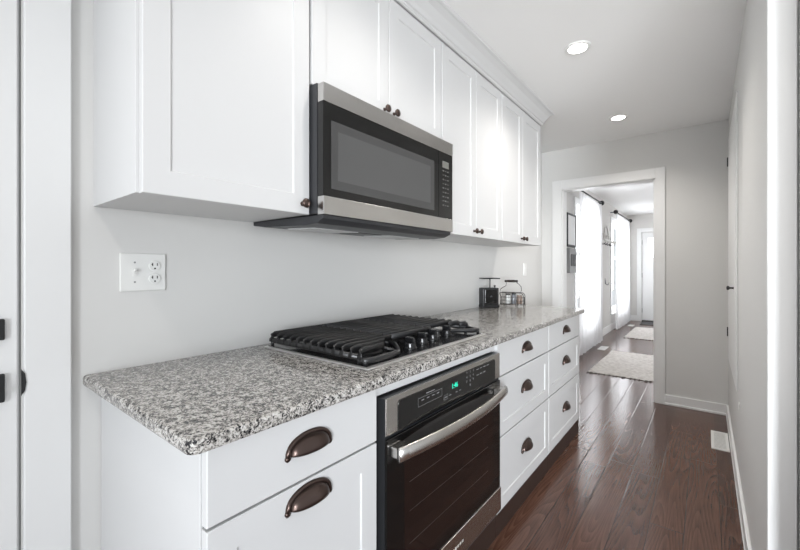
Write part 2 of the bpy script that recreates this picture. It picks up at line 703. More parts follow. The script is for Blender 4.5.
# strike plate on the casing edge
bm = nb()
pts = [(DY1 + 0.001, 0.893), (DY1 + 0.008, 0.905), (DY1 + 0.0105, 0.926), (DY1 + 0.008, 0.948), (DY1 + 0.001, 0.960)]
a = [bm.verts.new((WX + 0.0195, y, z)) for y, z in pts]
b = [bm.verts.new((WX + 0.0225, y, z)) for y, z in pts]
bm.faces.new(a)
bm.faces.new(b)
for i in range(5):
    bm.faces.new((a[i], a[(i + 1) % 5], b[(i + 1) % 5], b[i]))
tag(obj('strike_plate', bm, M['black']), 'black curved strike plate on the white door casing at far left', 'strike plate')

# end of the right wall: a cased opening towards the camera
bm = box(nb(), RX - 0.001, RX + 0.062, RY, RY + 0.02, 0, CZ)
struct('trim_3', bm, M['trim'], bevel=0.002)
bm = box(nb(), RX + 0.067, RX + 0.19, RY - 0.125, RY + 0.02, 0, CZ)  # edge board made deeper towards the viewer to shade the strip beside it
struct('trim_4', bm, M['trim'], bevel=0.002)

# hall front door
bm = casing(nb(), HY, -1, FDX0, FDX1, FDZ)
struct('trim_5', bm, M['trim'], bevel=0.003)
LX0, LX1, LZ0, LZ1 = -1.03, -0.88, 1.46, 1.90
bm = nb()
y0, y1 = HY + 0.02, HY + 0.065
box(bm, FDX0 + 0.004, LX0, y0, y1, 0.03, FDZ - 0.004)
box(bm, LX0, -0.5, y0, y1, 0.03, LZ0)
box(bm, LX0, -0.5, y0, y1, LZ1, FDZ - 0.004)
box(bm, LX1, -0.5, y0, y1, LZ0, LZ1)
box(bm, -0.5, FDX1 - 0.004, y0, y1, 0.03, FDZ - 0.004)
fd = struct('door_2', bm, M['trim'])
obj('pane', box(nb(), LX0, LX1, HY + 0.04, HY + 0.045, LZ0, LZ1), M['pane'], fd)
for z in (0.25, 1.05, 1.80):
    obj('hinge', box(nb(), FDX0 - 0.008, FDX0 + 0.01, HY + 0.002, HY + 0.02, z - 0.05, z + 0.05), M['panelgrey'], fd)
struct('trim_6', box(nb(), FDX0, FDX1, HY - 0.01, HY + 0.14, 0, 0.025), M['toe'])

# ------------------------------------------------------------------ recessed ceiling lights
LXC = -0.56


def can_light(y, label):
    t = thing('recessed_ceiling_light', label, 'ceiling light', (LXC, y, CZ), 'recessed ceiling lights')
    bm = lathe(nb(), [(0.048, -0.003), (0.050, -0.0065), (0.060, -0.007), (0.068, -0.004), (0.069, 0.0)], (LXC, y, CZ), n=40)
    obj('trim_ring', bm, M['plastic'], t, smooth=True)
    bm = lathe(nb(), [(0.0, -0.0045), (0.03, -0.0075), (0.047, -0.0065), (0.0475, -0.004)], (LXC, y, CZ), n=40)
    obj('lens', bm, M['lens'], t, smooth=True)
    d = bpy.data.lights.new('can_bulb', 'SPOT')
    d.energy = CAN_POWER * (1.0 if y > 2 else 0.5)
    d.spot_size = math.radians(142)
    d.spot_blend = 1.0
    d.shadow_soft_size = 0.04
    d.color = CAN_COL
    o = bpy.data.objects.new('can_bulb', d)
    COL.objects.link(o)
    o.parent = t
    o.location = (0, 0, -0.03)
    return t


can_light(2.30, 'larger bright round recessed ceiling light, nearer one above the upper cabinets')
can_light(3.57, 'smaller bright round recessed ceiling light, farther one nearest the doorway')
for y in (1.03, -0.24):
    d = can_light(y, 'round recessed ceiling light over the cooktop aisle, out of view' if y > 0 else 'round recessed ceiling light behind the viewer, out of view')

# ------------------------------------------------------------------ cabinet pieces


def slab_x(bm, xf, y0, y1, z0, z1, th=0.02, c=0.0018):
    """drawer front facing +X with eased edges"""
    def ring(x, i):
        return [bm.verts.new((x, y, z)) for y, z in ((y0 + i, z0 + i), (y1 - i, z0 + i), (y1 - i, z1 - i), (y0 + i, z1 - i))]
    R = [ring(xf - th, 0), ring(xf - c, 0), ring(xf, c)]
    bm.faces.new(R[0])
    for A, B in zip(R, R[1:]):
        for j in range(4):
            bm.faces.new((A[j], A[(j + 1) % 4], B[(j + 1) % 4], B[j]))
    bm.faces.new(R[-1])
    return bm


def shaker_x(bm, xf, y0, y1, z0, z1, st=0.06, th=0.02, rec=0.0045, c=0.0018, ch=0.003):
    """frame-and-panel front facing +X"""
    def ring(x, i):
        return [bm.verts.new((x, y, z)) for y, z in ((y0 + i, z0 + i), (y1 - i, z0 + i), (y1 - i, z1 - i), (y0 + i, z1 - i))]
    R = [ring(xf - th, 0), ring(xf - c, 0), ring(xf, c), ring(xf, st), ring(xf - rec, st + ch)]
    bm.faces.new(R[0])
    for A, B in zip(R, R[1:]):
        for j in range(4):
            bm.faces.new((A[j], A[(j + 1) % 4], B[(j + 1) % 4], B[j]))
    bm.faces.new(R[-1])
    return bm


def cup_pull(parent, x, y, z, a=0.055, b=0.036, c=0.027):
    """bin pull: quarter-dome shell with a flat arched rim and two round feet"""
    bm = nb()
    nphi, nth = 20, 8
    grid = []
    for i in range(nphi + 1):
        ph = PI * i / nphi
        row = []
        for j in range(nth + 1):
            th = PI / 2 * j / nth
            row.append(bm.verts.new((x + c * math.sin(ph) ** 0.8 * math.sin(th), y + a * math.cos(ph), z - 0.012 + b * math.sin(ph) ** 0.8 * math.cos(th))))
        grid.append(row)
    for i in range(nphi):
        for j in range(nth):
            bm.faces.new((grid[i][j], grid[i + 1][j], grid[i + 1][j + 1], grid[i][j + 1]))
    bmesh.ops.remove_doubles(bm, verts=bm.verts, dist=0.0004)
    o = obj('cup_pull', bm, M['bronze'], parent, smooth=True, solid=0.0022)
    bm = nb()
    pts, rad = [], []
    for i in range(25):
        ph = PI * i / 24
        pts.append((x + 0.002, y + (a + 0.006) * math.cos(ph), z - 0.013 + (b + 0.004) * math.sin(ph) ** 0.8))
        rad.append(0.0055 - 0.0015 * math.sin(ph))
    tube(bm, pts, rad, 8)
    for s in (-1, 1):
        lathe(bm, [(0.0, -0.002), (0.006, -0.001), (0.0072, 0.003), (0.004, 0.006), (0, 0.0068)], (x, y + s * (a + 0.006), z - 0.015), (1, 0, 0), 12)
    q = obj('rim', bm, M['bronze'], o, smooth=True) if False else None
    # the rim belongs to the same casting: join it into the pull
    me2 = bpy.data.meshes.new('r')
    bm.transform(Matrix.Translation(-wl(o)))
    bm.to_mesh(me2)
    bm.free()
    b2 = bmesh.new()
    b2.from_mesh(o.data)
    b2.from_mesh(me2)
    bmesh.ops.recalc_face_normals(b2, faces=b2.faces)
    b2.to_mesh(o.data)
    b2.free()
    bpy.data.meshes.remove(me2)
    for p in o.data.polygons:
        p.use_smooth = True
    return o


def round_knob(parent, x, y, z):
    bm = lathe(nb(), [(0.008, 0.0), (0.006, 0.003), (0.005, 0.010), (0.008, 0.014), (0.0145, 0.018), (0.0155, 0.022), (0.013, 0.026), (0.006, 0.0285), (0, 0.029)], (x, y, z), (1, 0, 0), 20)
    return obj('knob', bm, M['bronze'], parent, smooth=True)


# ------------------------------------------------------------------ upper cabinets
UX = -1.020          # door faces
UB, UT = 1.388, 2.335


def upper(label, y0, y1, z0, doors, knobs, left_end=False):
    t = thing('upper_cabinet', label, 'cabinet', ((WX + UX) / 2, (y0 + y1) / 2, z0), 'white upper cabinets')
    bm = box(nb(), WX, UX - 0.0215, y0 + 0.0005, y1 - 0.0005, z0 + 0.003, 2.352)
    obj('carcass', bm, M['cab'], t, bevel=0.001)
    g = 0.0016
    lst = []
    for (a, b), k in zip(doors, knobs):
        d = obj('door', shaker_x(nb(), UX, a + g, b - g, z0 + 0.002, UT - 0.004, st=0.060), M['cab'], t)
        if k:
            ky = b - 0.030 if k > 0 else a + 0.030
            round_knob(d, UX, ky, z0 + 0.034)
        lst.append(d)
    return t


upper('wide single-door white upper cabinet at left of the microwave', 0.324, 0.816, UB, [(0.330, 0.813)], [1])
upper('short two-door white upper cabinet directly above the microwave', 0.818, 1.624, 1.822, [(0.820, 1.219), (1.219, 1.622)], [1, -1])
upper('two-door white upper cabinet immediately right of the microwave', 1.626, 2.338, UB, [(1.628, 1.987), (1.987, 2.336)], [1, -1])
upper('two-door white upper cabinet at the far end near the doorway', 2.340, 3.075, UB, [(2.342, 2.695), (2.695, 3.073)], [1, -1])

# crown moulding: sloped profile swept along the front and round the far end
prof = [(0.0, 2.336), (0.010, 2.336), (0.016, 2.343), (0.016, 2.352), (0.022, 2.356), (0.030, 2.372), (0.052, 2.404), (0.074, 2.420), (0.082, 2.422), (0.088, 2.428), (0.088, 2.4395), (0.0, 2.4395)]
bm = nb()
path = [(UX - 0.02, 0.324, 1, 0), (UX - 0.02, 3.075, 1, 1), (WX, 3.075, 0, 1)]
rings = []
for (px, py, ox, oy) in path:
    rings.append([bm.verts.new((px + ox * (d * 0.95 + 0.017), py + oy * d * 0.95, z)) for d, z in prof])
for A, B in zip(rings, rings[1:]):
    for j in range(len(prof)):
        q = (j + 1) % len(prof)
        bm.faces.new((A[j], A[q], B[q], B[j]))
bm.faces.new(rings[0])
bm.faces.new(rings[-1])
# flat board that fills from cabinet tops up to the ceiling behind the crown
tag(obj('crown_moulding', bm, M['cab']), 'long white stepped crown moulding between upper cabinets and ceiling', 'moulding')

# ------------------------------------------------------------------ base cabinets
FX = -0.735          # drawer faces
KZ = 0.100           # toe kick height


def base(label, y0, y1, rows, pulls):
    t = thing('base_cabinet', label, 'cabinet', ((WX + FX) / 2, (y0 + y1) / 2, 0), 'white base cabinets')
    bm = box(nb(), WX + 0.002, FX - 0.0215, y0, y1, KZ, 0.883)
    obj('carcass', bm, M['cab'], t, bevel=0.001)
    obj('toe_kick', box(nb(), WX + 0.002, FX - 0.006, y0, y1, 0.0, KZ), M['toe'], t)
    for (z0, z1, kind), pz in zip(rows, pulls):
        fn = slab_x if kind == 'slab' else shaker_x
        d = obj('drawer', fn(nb(), FX, y0 + 0.003, y1 - 0.003, z0, z1), M['cab'], t)
        cup_pull(d, FX, (y0 + y1) / 2, pz)
    return t


base('white base cabinet left of the oven with two cup-pull drawers', 0.342, 0.826, [(0.723, 0.876, 'slab'), (0.108, 0.717, 'shaker')], [0.803, 0.680])
ROWS = [(0.722, 0.876, 'slab'), (0.444, 0.716, 'shaker'), (0.106, 0.438, 'shaker')]
base('three-drawer white base cabinet immediately right of the oven', 1.630, 2.357, ROWS, [0.803, 0.600, 0.292])
base('three-drawer white base cabinet at the far end by the doorway', 2.359, 3.070, ROWS, [0.803, 0.600, 0.292])

t = thing('oven_cabinet', 'white cabinet housing around the wall oven beneath the cooktop', 'cabinet', ((WX + FX) / 2, 1.228, 0))
bm = box(nb(), WX, -1.33, 0.828, 1.628, KZ, 0.883)
obj('back_panel', bm, M['cab'], t)
obj('top_rail', box(nb(), -1.33, FX - 0.011, 0.828, 1.628, 0.8445, 0.883), M['cab'], t, bevel=0.001)
obj('bottom_rail', box(nb(), -1.33, FX - 0.0215, 0.828, 1.628, KZ, 0.140), M['cab'], t, bevel=0.001)
obj('toe_kick', box(nb(), WX, FX - 0.006, 0.828, 1.628, 0, KZ), M['toe'], t)

# ------------------------------------------------------------------ countertop
CX0, CX1, CY0, CY1 = WX, -0.700, 0.299, 3.095
R = 0.022
pts = [(CX0, CY0), (CX1 - R, CY0)]
for i in range(1, 7):
    a = -PI / 2 + PI / 2 * i / 6
    pts.append((CX1 - R + R * math.cos(a), CY0 + R + R * math.sin(a)))
for i in range(0, 7):
    a = PI / 2 * i / 6
    pts.append((CX1 - R + R * math.cos(a), CY1 - R + R * math.sin(a)))
pts.append((CX0, CY1))
o = obj('countertop', prism(nb(), pts, 0.884, 0.914), M['granite'], bevel=0.007)
tag(o, 'long speckled grey granite countertop with eased edges on the base cabinets', 'countertop')

# ------------------------------------------------------------------ wall oven
OXF = -0.712
OY0, OY1 = 0.838, 1.622
t = thing('wall_oven', 'built-in stainless wall oven with black glass door below the cooktop', 'oven', (-1.0, 1.228, 0.14))
obj('body', box(nb(), -1.32, -0.758, OY0 - 0.006, OY1 + 0.003, 0.1405, 0.842), M['gapdark'], t)
obj('flange', box(nb(), -0.757, -0.7225, OY0 + 0.004, OY1 - 0.004, 0.150, 0.8385), M['flange'], t)
# control panel: steel surround with a black glass strip
PZ0, PZ1 = 0.732, 0.8395
bm = box(nb(), -0.722, OXF - 0.004, OY0 + 0.004, OY1 - 0.004, PZ0, PZ1)
cp = obj('control_panel', bm, M['steel'], t, bevel=0.002)
bm = nb()
gy0, gy1, gz0, gz1, r = OY0 + 0.058, OY1 - 0.058, PZ0 - 0.0005, PZ1 - 0.017, 0.012
out = [(gy0, gz0), (gy1, gz0)]
for i in range(6):
    a = PI / 2 * i / 5
    out.append((gy1 - r + r * math.cos(a), gz1 - r + r * math.sin(a)))
for i in range(6):
    a = PI / 2 + PI / 2 * i / 5
    out.append((gy0 + r + r * math.cos(a), gz1 - r + r * math.sin(a)))
A = [bm.verts.new((OXF - 0.0042, y, z)) for y, z in out]
B = [bm.verts.new((OXF - 0.0015, y, z)) for y, z in out]
bm.faces.new(A)
bm.faces.new(B)
for i in range(len(out)):
    q = (i + 1) % len(out)
    bm.faces.new((A[i], A[q], B[q], B[i]))
obj('glass_strip', bm, M['glassblack'], cp)
XT = OXF - 0.0012
obj('clock_display', text_bm('1:46', 0.026, facing_x(XT, 1.222, 0.790)), M['clock'], cp)
for r_, row in enumerate(('123', '456', '789', ' 0 ')):
    for c_, ch in enumerate(row):
        if ch != ' ':
            obj('number_key', text_bm(ch, 0.012, facing_x(XT, 1.312 + c_ * 0.026, 0.816 - r_ * 0.017)), M['mark'], cp)
for (yy, zz, w) in [(1.40, 0.812, .018), (1.43, 0.812, .018), (1.46, 0.812, .018), (1.49, 0.812, .018), (1.40, 0.790, .018), (1.43, 0.790, .018), (1.46, 0.790, .018),
                    (1.02, 0.792, .014), (1.05, 0.792, .014), (1.08, 0.792, .014), (1.11, 0.792, .014), (1.065, 0.808, .05), (1.16, 0.764, .012), (1.19, 0.764, .012), (1.235, 0.764, .012), (1.26, 0.764, .012)]:
    obj('function_key', box(nb(), XT - 0.0004, XT + 0.0003, yy - w / 2, yy + w / 2, zz - 0.0014, zz + 0.0014), M['mark'], cp)
for (yy, zz, w, h) in [(1.065, 0.788, .14, .026), (1.16, 0.764, .024, .016)]:
    bm = nb()
    c = [(yy - w / 2, zz - h / 2), (yy + w / 2, zz - h / 2), (yy + w / 2, zz + h / 2), (yy - w / 2, zz + h / 2)]
    tube(bm, [(XT, y, z) for y, z in c], 0.0006, 4, closed=True)
    obj('key_outline', bm, M['mark'], cp)
# door
DZ0, DZ1 = 0.150, 0.722
dr = obj('oven_door', box(nb(), -0.722, OXF - 0.002, OY0 + 0.004, OY1 - 0.004, DZ0, DZ1), M['glassblack'], t, bevel=0.003)
bm = box(nb(), OXF - 0.003, OXF - 0.0008, OY0 + 0.085, OY1 - 0.085, 0.285, 0.655)
win = obj('window', bm, M['ovenglass'], dr)
bm = nb()
for z in (0.37, 0.47, 0.56):
    box(bm, OXF - 0.0012, OXF - 0.0002, OY0 + 0.11, OY1 - 0.13, z - 0.0006, z + 0.0006)
obj('rack', bm, mat('rack_behind_glass', (0.055, 0.045, 0.04), 0.5), win)
st = obj('bottom_strip', box(nb(), OXF - 0.0025, OXF + 0.002, OY0 + 0.004, OY1 - 0.004, DZ0, 0.250), M['steel'], dr, bevel=0.0015)
bm = nb()
yy = 1.165
for k, w in enumerate((0.014, 0.012, 0.016, 0.012, 0.013, 0.012, 0.014)):
    h = 0.011 if k == 0 or k == 3 else 0.008
    box(bm, OXF + 0.0019, OXF + 0.0026, yy, yy + w * 0.3, 0.200 - h / 2, 0.200 + h / 2)
    if k % 2 == 0:
        box(bm, OXF + 0.0019, OXF + 0.0026, yy, yy + w * 0.8, 0.200 - h / 2, 0.200 - h / 2 + 0.003)
        box(bm, OXF + 0.0019, OXF + 0.0026, yy, yy + w * 0.8, 0.200 + h / 2 - 0.003, 0.200 + h / 2)
    else:
        box(bm, OXF + 0.0019, OXF + 0.0026, yy + w * 0.5, yy + w * 0.8, 0.200 - h / 2, 0.200 + h / 2)
    yy += w + 0.004
obj('nameplate', bm, M['logo'], st)
# bowed handle
bm = nb()
pts = []
HZ = 0.684
for i in range(21):
    s = -1 + 2 * i / 20
    pts.append((OXF + 0.030 + 0.032 * (1 - s * s), 1.228 + s * 0.372, HZ))
tube(bm, pts, 0.018, 16, sx=0.6, sz=1.2)
hd = obj('handle', bm, M['steel'], dr, smooth=True)
for s in (-1, 1):
    y = 1.228 + s * 0.345
    bm = box(nb(), OXF - 0.002, OXF + 0.038, y - 0.026, y + 0.026, HZ - 0.015, HZ + 0.017)
    obj('handle_bracket', bm, M['steel'], hd, bevel=0.004)

# ------------------------------------------------------------------ gas cooktop
t = thing('gas_cooktop', 'black gas cooktop with cast-iron grates set on the granite countertop', 'cooktop', (-1.04, 1.21, 0.914))
KX0, KX1, KY0, KY1 = -1.308, -0.772, 0.826, 1.600
bm = box(nb(), KX0, KX1, KY0, KY1, 0.9142, 0.9205)
obj('steel_rim', bm, M['rim'], t, bevel=0.002)
bm = box(nb(), KX0 + 0.010, KX1 - 0.018, KY0 + 0.012, KY1 - 0.012, 0.9205, 0.9225)
obj('base_plate', bm, M['cooktop'], t, bevel=0.001)
GZ = 0.968


def burner(x, y, r):
    bm = lathe(nb(), [(r * 1.25, 0), (r * 1.25, 0.004), (r * 1.0, 0.008), (r * 1.0, 0.014), (r * 1.08, 0.015), (r * 1.08, 0.019), (r * .9, 0.022), (0, 0.0225)], (x, y, 0.9225), n=28)
    return obj('burner', bm, M['black'], t, smooth=False)


for q in ((-1.18, 1.00, 0.036), (-0.93, 0.99, 0.044), (-1.12, 1.215, 0.05), (-1.18, 1.44, 0.036), (-0.99, 1.45, 0.032)):
    burner(*q)


def bar(bm, y0, y1, x, bend0, bend1):
    """a grate bar along y whose ends turn down"""
    pts = []
    if bend0:
        pts += [(x, y0, 0.938), (x, y0 + 0.001, GZ - 0.020), (x, y0 + 0.006, GZ - 0.009), (x, y0 + 0.016, GZ - 0.004)]
    else:
        pts += [(x, y0, GZ - 0.004)]
    if bend1:
        pts += [(x, y1 - 0.016, GZ - 0.004), (x, y1 - 0.006, GZ - 0.009), (x, y1 - 0.001, GZ - 0.020), (x, y1, 0.938)]
    else:
        pts += [(x, y1, GZ - 0.004)]
    tube(bm, pts, 0.0075, 8, sx=0.5, sz=1.5)


GY0, GY1 = KY0 + 0.016, KY1 - 0.016
XB = [-1.285 + i * 0.0385 for i in range(13)]
zr = 0.943
for k, (a, b) in enumerate([(GY0, 1.083), (1.086, 1.340), (1.343, GY1)]):
    bm = nb()
    xs = (XB, XB[:11], XB[:12])[k]
    xe = xs[-1]
    for i, x in enumerate(xs):
        e = b if i < 11 or k else b - 0.03 - 0.05 * (i - 10)
        bar(bm, a if k < 2 or i < 10 else 1.487 + 0.03 * (i - 10), e, x, k == 0, k == 2)
    # cross rails that tie the bars together, and the feet they stand on
    for n_, yy in enumerate((a + 0.004, b - 0.004)):
        x1 = xe
        if k == 0 and n_ == 1:
            x1 = XB[10]
        tube(bm, [(XB[0], yy, zr), (x1, yy, zr)], 0.0070, 8, sx=0.9, sz=1.4)
        if (k == 0 and n_) or k == 1 or (k == 2 and not n_):
            tube(bm, [(XB[0], yy, zr + 0.014), (x1, yy, zr + 0.014)], 0.0060, 8, sx=0.9, sz=1.2)
        for fx in (XB[0] + 0.004, x1 - 0.004):
            tube(bm, [(fx, yy, zr), (fx, yy, 0.9226)], 0.0065, 8)
    if k == 0:
        zf = 0.935
        c = [(XB[12], a + 0.004, zf), (-0.805, a + 0.006, zf), (-0.797, a + 0.03, zf), (-0.798, a + 0.12, zf), (-0.806, a + 0.17, zf), (-0.830, a + 0.195, zf + 0.004), (-0.862, a + 0.222, zr), (XB[10], b - 0.006, zr)]
        tube(bm, c, 0.0085, 8, sx=0.8, sz=1.2)
        tube(bm, [(-0.805, a + 0.008, zf), (-0.805, a + 0.008, 0.9226)], 0.008, 8)
        tube(bm, [(-0.806, a + 0.165, zf), (-0.87, a + 0.13, GZ - 0.012)], 0.006, 8)
    if k == 2:
        zf = 0.937
        c = [(XB[9], a + 0.02, zr), (-0.918, a + 0.07, zf), (-0.900, a + 0.13, zf), (-0.850, a + 0.180, zf), (-0.812, b - 0.030, zf), (-0.800, b - 0.004, zf)]
        tube(bm, c, 0.0078, 8, sx=0.8, sz=1.2)
        tube(bm, [(xe, b - 0.004, zr), (-0.800, b - 0.004, zf)], 0.0070, 8, sx=0.9, sz=1.2)
        tube(bm, [(-0.802, b - 0.006, zf), (-0.802, b - 0.006, 0.9226)], 0.007, 8)
    obj('grate', bm, M['iron'], t, smooth=True)
for (x, y) in [(-0.838, 1.118), (-0.858, 1.222), (-0.870, 1.312), (-0.882, 1.440)]:
    bm = lathe(nb(), [(0.025, 0), (0.025, 0.006), (0.022, 0.010), (0.020, 0.022), (0.018, 0.025), (0, 0.0255)], (x, y, 0.9225), n=24)
    k = obj('knob', bm, M['knobblack'], t, smooth=False, bevel=0.001)
    q = nb()
    box(q, -0.021, 0.021, -0.007, 0.007, 0.0245, 0.044)
    q.transform(Matrix.Translation((x, y, 0.9225)) @ Matrix.Rotation(math.radians(-8), 4, 'Z'))
    obj('grip', q, M['knobblack'], k, bevel=0.004)

# ------------------------------------------------------------------ microwave
MX = -0.958
MY0, MY1, MZ0, MZ1 = 0.818, 1.622, 1.388, 1.812
t = thing('microwave', 'stainless and black over-the-range microwave mounted between the upper cabinets', 'microwave', (-1.17, 1.22, 1.37))
obj('body', box(nb(), WX, -0.990, MY0, MY1, 1.392, 1.816), M['darkgrey'], t)
SY = 1.500
dr = obj('door', box(nb(), -0.987, MX - 0.002, MY0, SY - 0.001, MZ0 + 0.060, MZ1 - 0.060), M['glassblack'], t, bevel=0.001)
bm = nb()


def yring(x, i, a=0.852, b=1.462, c=1.474, d=1.697):
    return [bm.verts.new((x, y, z)) for y, z in ((a + i, c + i), (b - i, c + i), (b - i, d - i), (a + i, d - i))]


Rg = [yring(MX - 0.0025, 0), yring(MX - 0.0012, 0), yring(MX - 0.0012, 0.001), yring(MX - 0.0016, 0.030)]
bm.faces.new(Rg[0])
for A, B in zip(Rg, Rg[1:]):
    for j in range(4):
        bm.faces.new((A[j], A[(j + 1) % 4], B[(j + 1) % 4], B[j]))
bm.faces.new(Rg[-1])
wd = obj('window', bm, M['mwwin2'], dr)
obj('window_screen', box(nb(), MX - 0.0025, MX - 0.00135, 0.852 + 0.030, 1.462 - 0.030, 1.474 + 0.030, 1.697 - 0.030), M['mwwin'], wd)
cp = obj('control_panel', box(nb(), -0.987, MX - 0.002, SY + 0.001, MY1, MZ0 + 0.060, MZ1 - 0.060), M['glassblack'], t, bevel=0.001)
XK = MX - 0.0016
obj('display', box(nb(), XK - 0.001, XK, 1.532, 1.588, 1.683, 1.714), M['lcd'], cp)
for r_ in range(9):
    for c_ in range(3):
        z = 1.668 - r_ * 0.020
        y = 1.533 + c_ * 0.020
        h = 0.003 if (r_ + c_) % 2 else 0.006
        obj('key', box(nb(), XK - 0.001, XK, y, y + 0.013, z - h / 2, z + h / 2), M['mwmark'], cp)
obj('top_trim', box(nb(), -0.987, MX, MY0, MY1, MZ1 - 0.0595, MZ1), M['steelmw'], t, bevel=0.0015)
obj('bottom_trim', box(nb(), -0.987, MX, MY0, MY1, MZ0, MZ0 + 0.0595), M['steelmw'], t, bevel=0.0015)
bm = nb()
prof = [(WX, 1.378), (WX, 1.3915), (-0.966, 1.3875), (-0.968, 1.376), (-1.000, 1.362), (-1.06, 1.358), (-1.30, 1.368)]
extr_y(bm, prof, MY0 + 0.006, MY1 - 0.006)
un = obj('vent_tray', bm, M['darkgrey'], t, bevel=0.001)
def on_tray(x):
    return 1.358 + (1.368 - 1.358) * (-1.06 - x) / 0.24
for a, b in ((0.90, 1.12), (1.32, 1.54)):
    bm = nb()
    v = [bm.verts.new((x, y, on_tray(x) - dz)) for dz in (-0.001, 0.003) for x, y in ((-1.26, a), (-1.10, a), (-1.10, b), (-1.26, b))]
    for f in ((0, 1, 2, 3), (7, 6, 5, 4), (0, 4, 5, 1), (1, 5, 6, 2), (2, 6, 7, 3), (3, 7, 4, 0)):
        bm.faces.new([v[i] for i in f])
    obj('grease_filter', bm, M['filter'], un)
bm = nb()
v = [bm.verts.new((x, y, on_tray(x) - dz)) for dz in (-0.001, 0.002) for x, y in ((-1.24, 1.15), (-1.12, 1.15), (-1.12, 1.29), (-1.24, 1.29))]
for f in ((0, 1, 2, 3), (7, 6, 5, 4), (0, 4, 5, 1), (1, 5, 6, 2), (2, 6, 7, 3), (3, 7, 4, 0)):
    bm.faces.new([v[i] for i in f])
obj('lamp_cover', bm, M['black'], un)

# ------------------------------------------------------------------ wall plates


def plate_x(name, label, y, z, w, h, x=WX, s=1):
    t = thing(name, label, 'wall plate', (x, y, z))
    xa, xb = sorted((x + s * 0.0002, x + s * 0.006))
    obj('plate', box(nb(), xa, xb, y - w / 2, y + w / 2, z - h / 2, z + h / 2), M['plastic'], t, bevel=0.003)
    return t


t = plate_x('outlet_plate', 'white double wall plate with outlets and a small switch left of the cooktop', 0.449, 1.202, 0.125, 0.116)
for dz in (0.020, -0.020):
    bm = lathe(nb(), [(0.0165, 0), (0.0165, 0.003), (0.0155, 0.0036), (0, 0.0037)], (WX + 0.0058, 0.479, 1.202 + dz), (1, 0, 0), 24)
    r = obj('receptacle', bm, M['plastic'], t)
    x = WX + 0.0094
    for dy, hh in ((-0.0065, 0.0048), (0.0065, 0.0042)):
        obj('slot', box(nb(), x, x + 0.0005, 0.479 + dy - 0.0013, 0.479 + dy + 0.0013, 1.202 + dz + 0.004 - hh, 1.202 + dz + 0.004 + hh), M['black'], r)
    obj('slot', box(nb(), x, x + 0.0005, 0.479 - 0.0100, 0.479 - 0.0065, 1.202 + dz + 0.0030, 1.202 + dz + 0.0052), M['black'], r)
    obj('ground_hole', lathe(nb(), [(0.0026, 0), (0.0026, 0.0005), (0, 0.0006)], (x, 0.479, 1.202 + dz - 0.0085), (1, 0, 0), 12), M['black'], r)
bm = box(nb(), WX + 0.0055, WX + 0.0075, 0.420, 0.430, 1.190, 1.214)
sw = obj('switch', bm, M['plastic'], t)
obj('toggle', xform(box(nb(), 0, 0.011, -0.0035, 0.0035, -0.004, 0.004), Matrix.Translation((WX + 0.007, 0.425, 1.205)) @ Matrix.Rotation(-0.5, 4, 'Y')), M['plastic'], sw, bevel=0.001)
for dz in (0.03, -0.03):
    obj('screw', lathe(nb(), [(0.003, 0), (0.0028, 0.001), (0, 0.0012)], (WX + 0.0058, 0.425, 1.202 + dz), (1, 0, 0), 12), M['panelgrey'], t)

t = plate_x('light_switch', 'small white light switch plate on wall past the upper cabinets', 3.68, 1.20, 0.075, 0.118)
sw = obj('rocker', box(nb(), WX + 0.005, WX + 0.0085, 3.664, 3.696, 1.17, 1.23), M['plastic'], t, bevel=0.002)
t = plate_x('wall_jack_plate', 'small white jack plate low on right wall above the baseboard', 2.79, 0.465, 0.048, 0.036, RX, -1)
obj('jack', box(nb(), RX - 0.008, RX - 0.005, 2.782, 2.798, 0.459, 0.471), M['plastic'], t)

# ------------------------------------------------------------------ door of the built-in cupboard on the right wall
t = thing('wall_cupboard', 'tall white cupboard with dark knob recessed in right wall above baseboard', 'cupboard', (RX, 3.2, 0.56))
y0, y1, z0, z1 = 2.95, 4.02, 0.50, 2.235
f = 0.07
XR = RX - 0.007
bm = box(nb(), XR, RX - 0.0002, y0, y0 + f, z0, z1)
box(bm, XR, RX - 0.0002, y1 - f, y1, z0, z1)
box(bm, XR, RX - 0.0002, y0 + f, y1 - f, z1 - f, z1)
box(bm, XR, RX - 0.0002, y0 + f, y1 - f, z0, z0 + f)
obj('frame', bm, M['trim'], t, bevel=0.002)
bm = box(nb(), XR - 0.003, RX - 0.0002, y0 + f + 0.003, y1 - f - 0.003, z0 + f + 0.003, z1 - f - 0.003)
dr = obj('door', bm, M['trim'], t, bevel=0.002)
bm = lathe(nb(), [(0.008, 0), (0.006, 0.004), (0.006, 0.018), (0.013, 0.024), (0.014, 0.03), (0.010, 0.034), (0, 0.035)], (XR - 0.003, 3.18, 1.09), (-1, 0, 0), 18)
obj('knob', bm, M['black'], dr, smooth=True)
for z in (2.04, 0.72):
    obj('hinge', box(nb(), XR - 0.010, XR, y1 - f - 0.012, y1 - f + 0.012, z - 0.035, z + 0.035), M['black'], dr)

# ------------------------------------------------------------------ floor registers


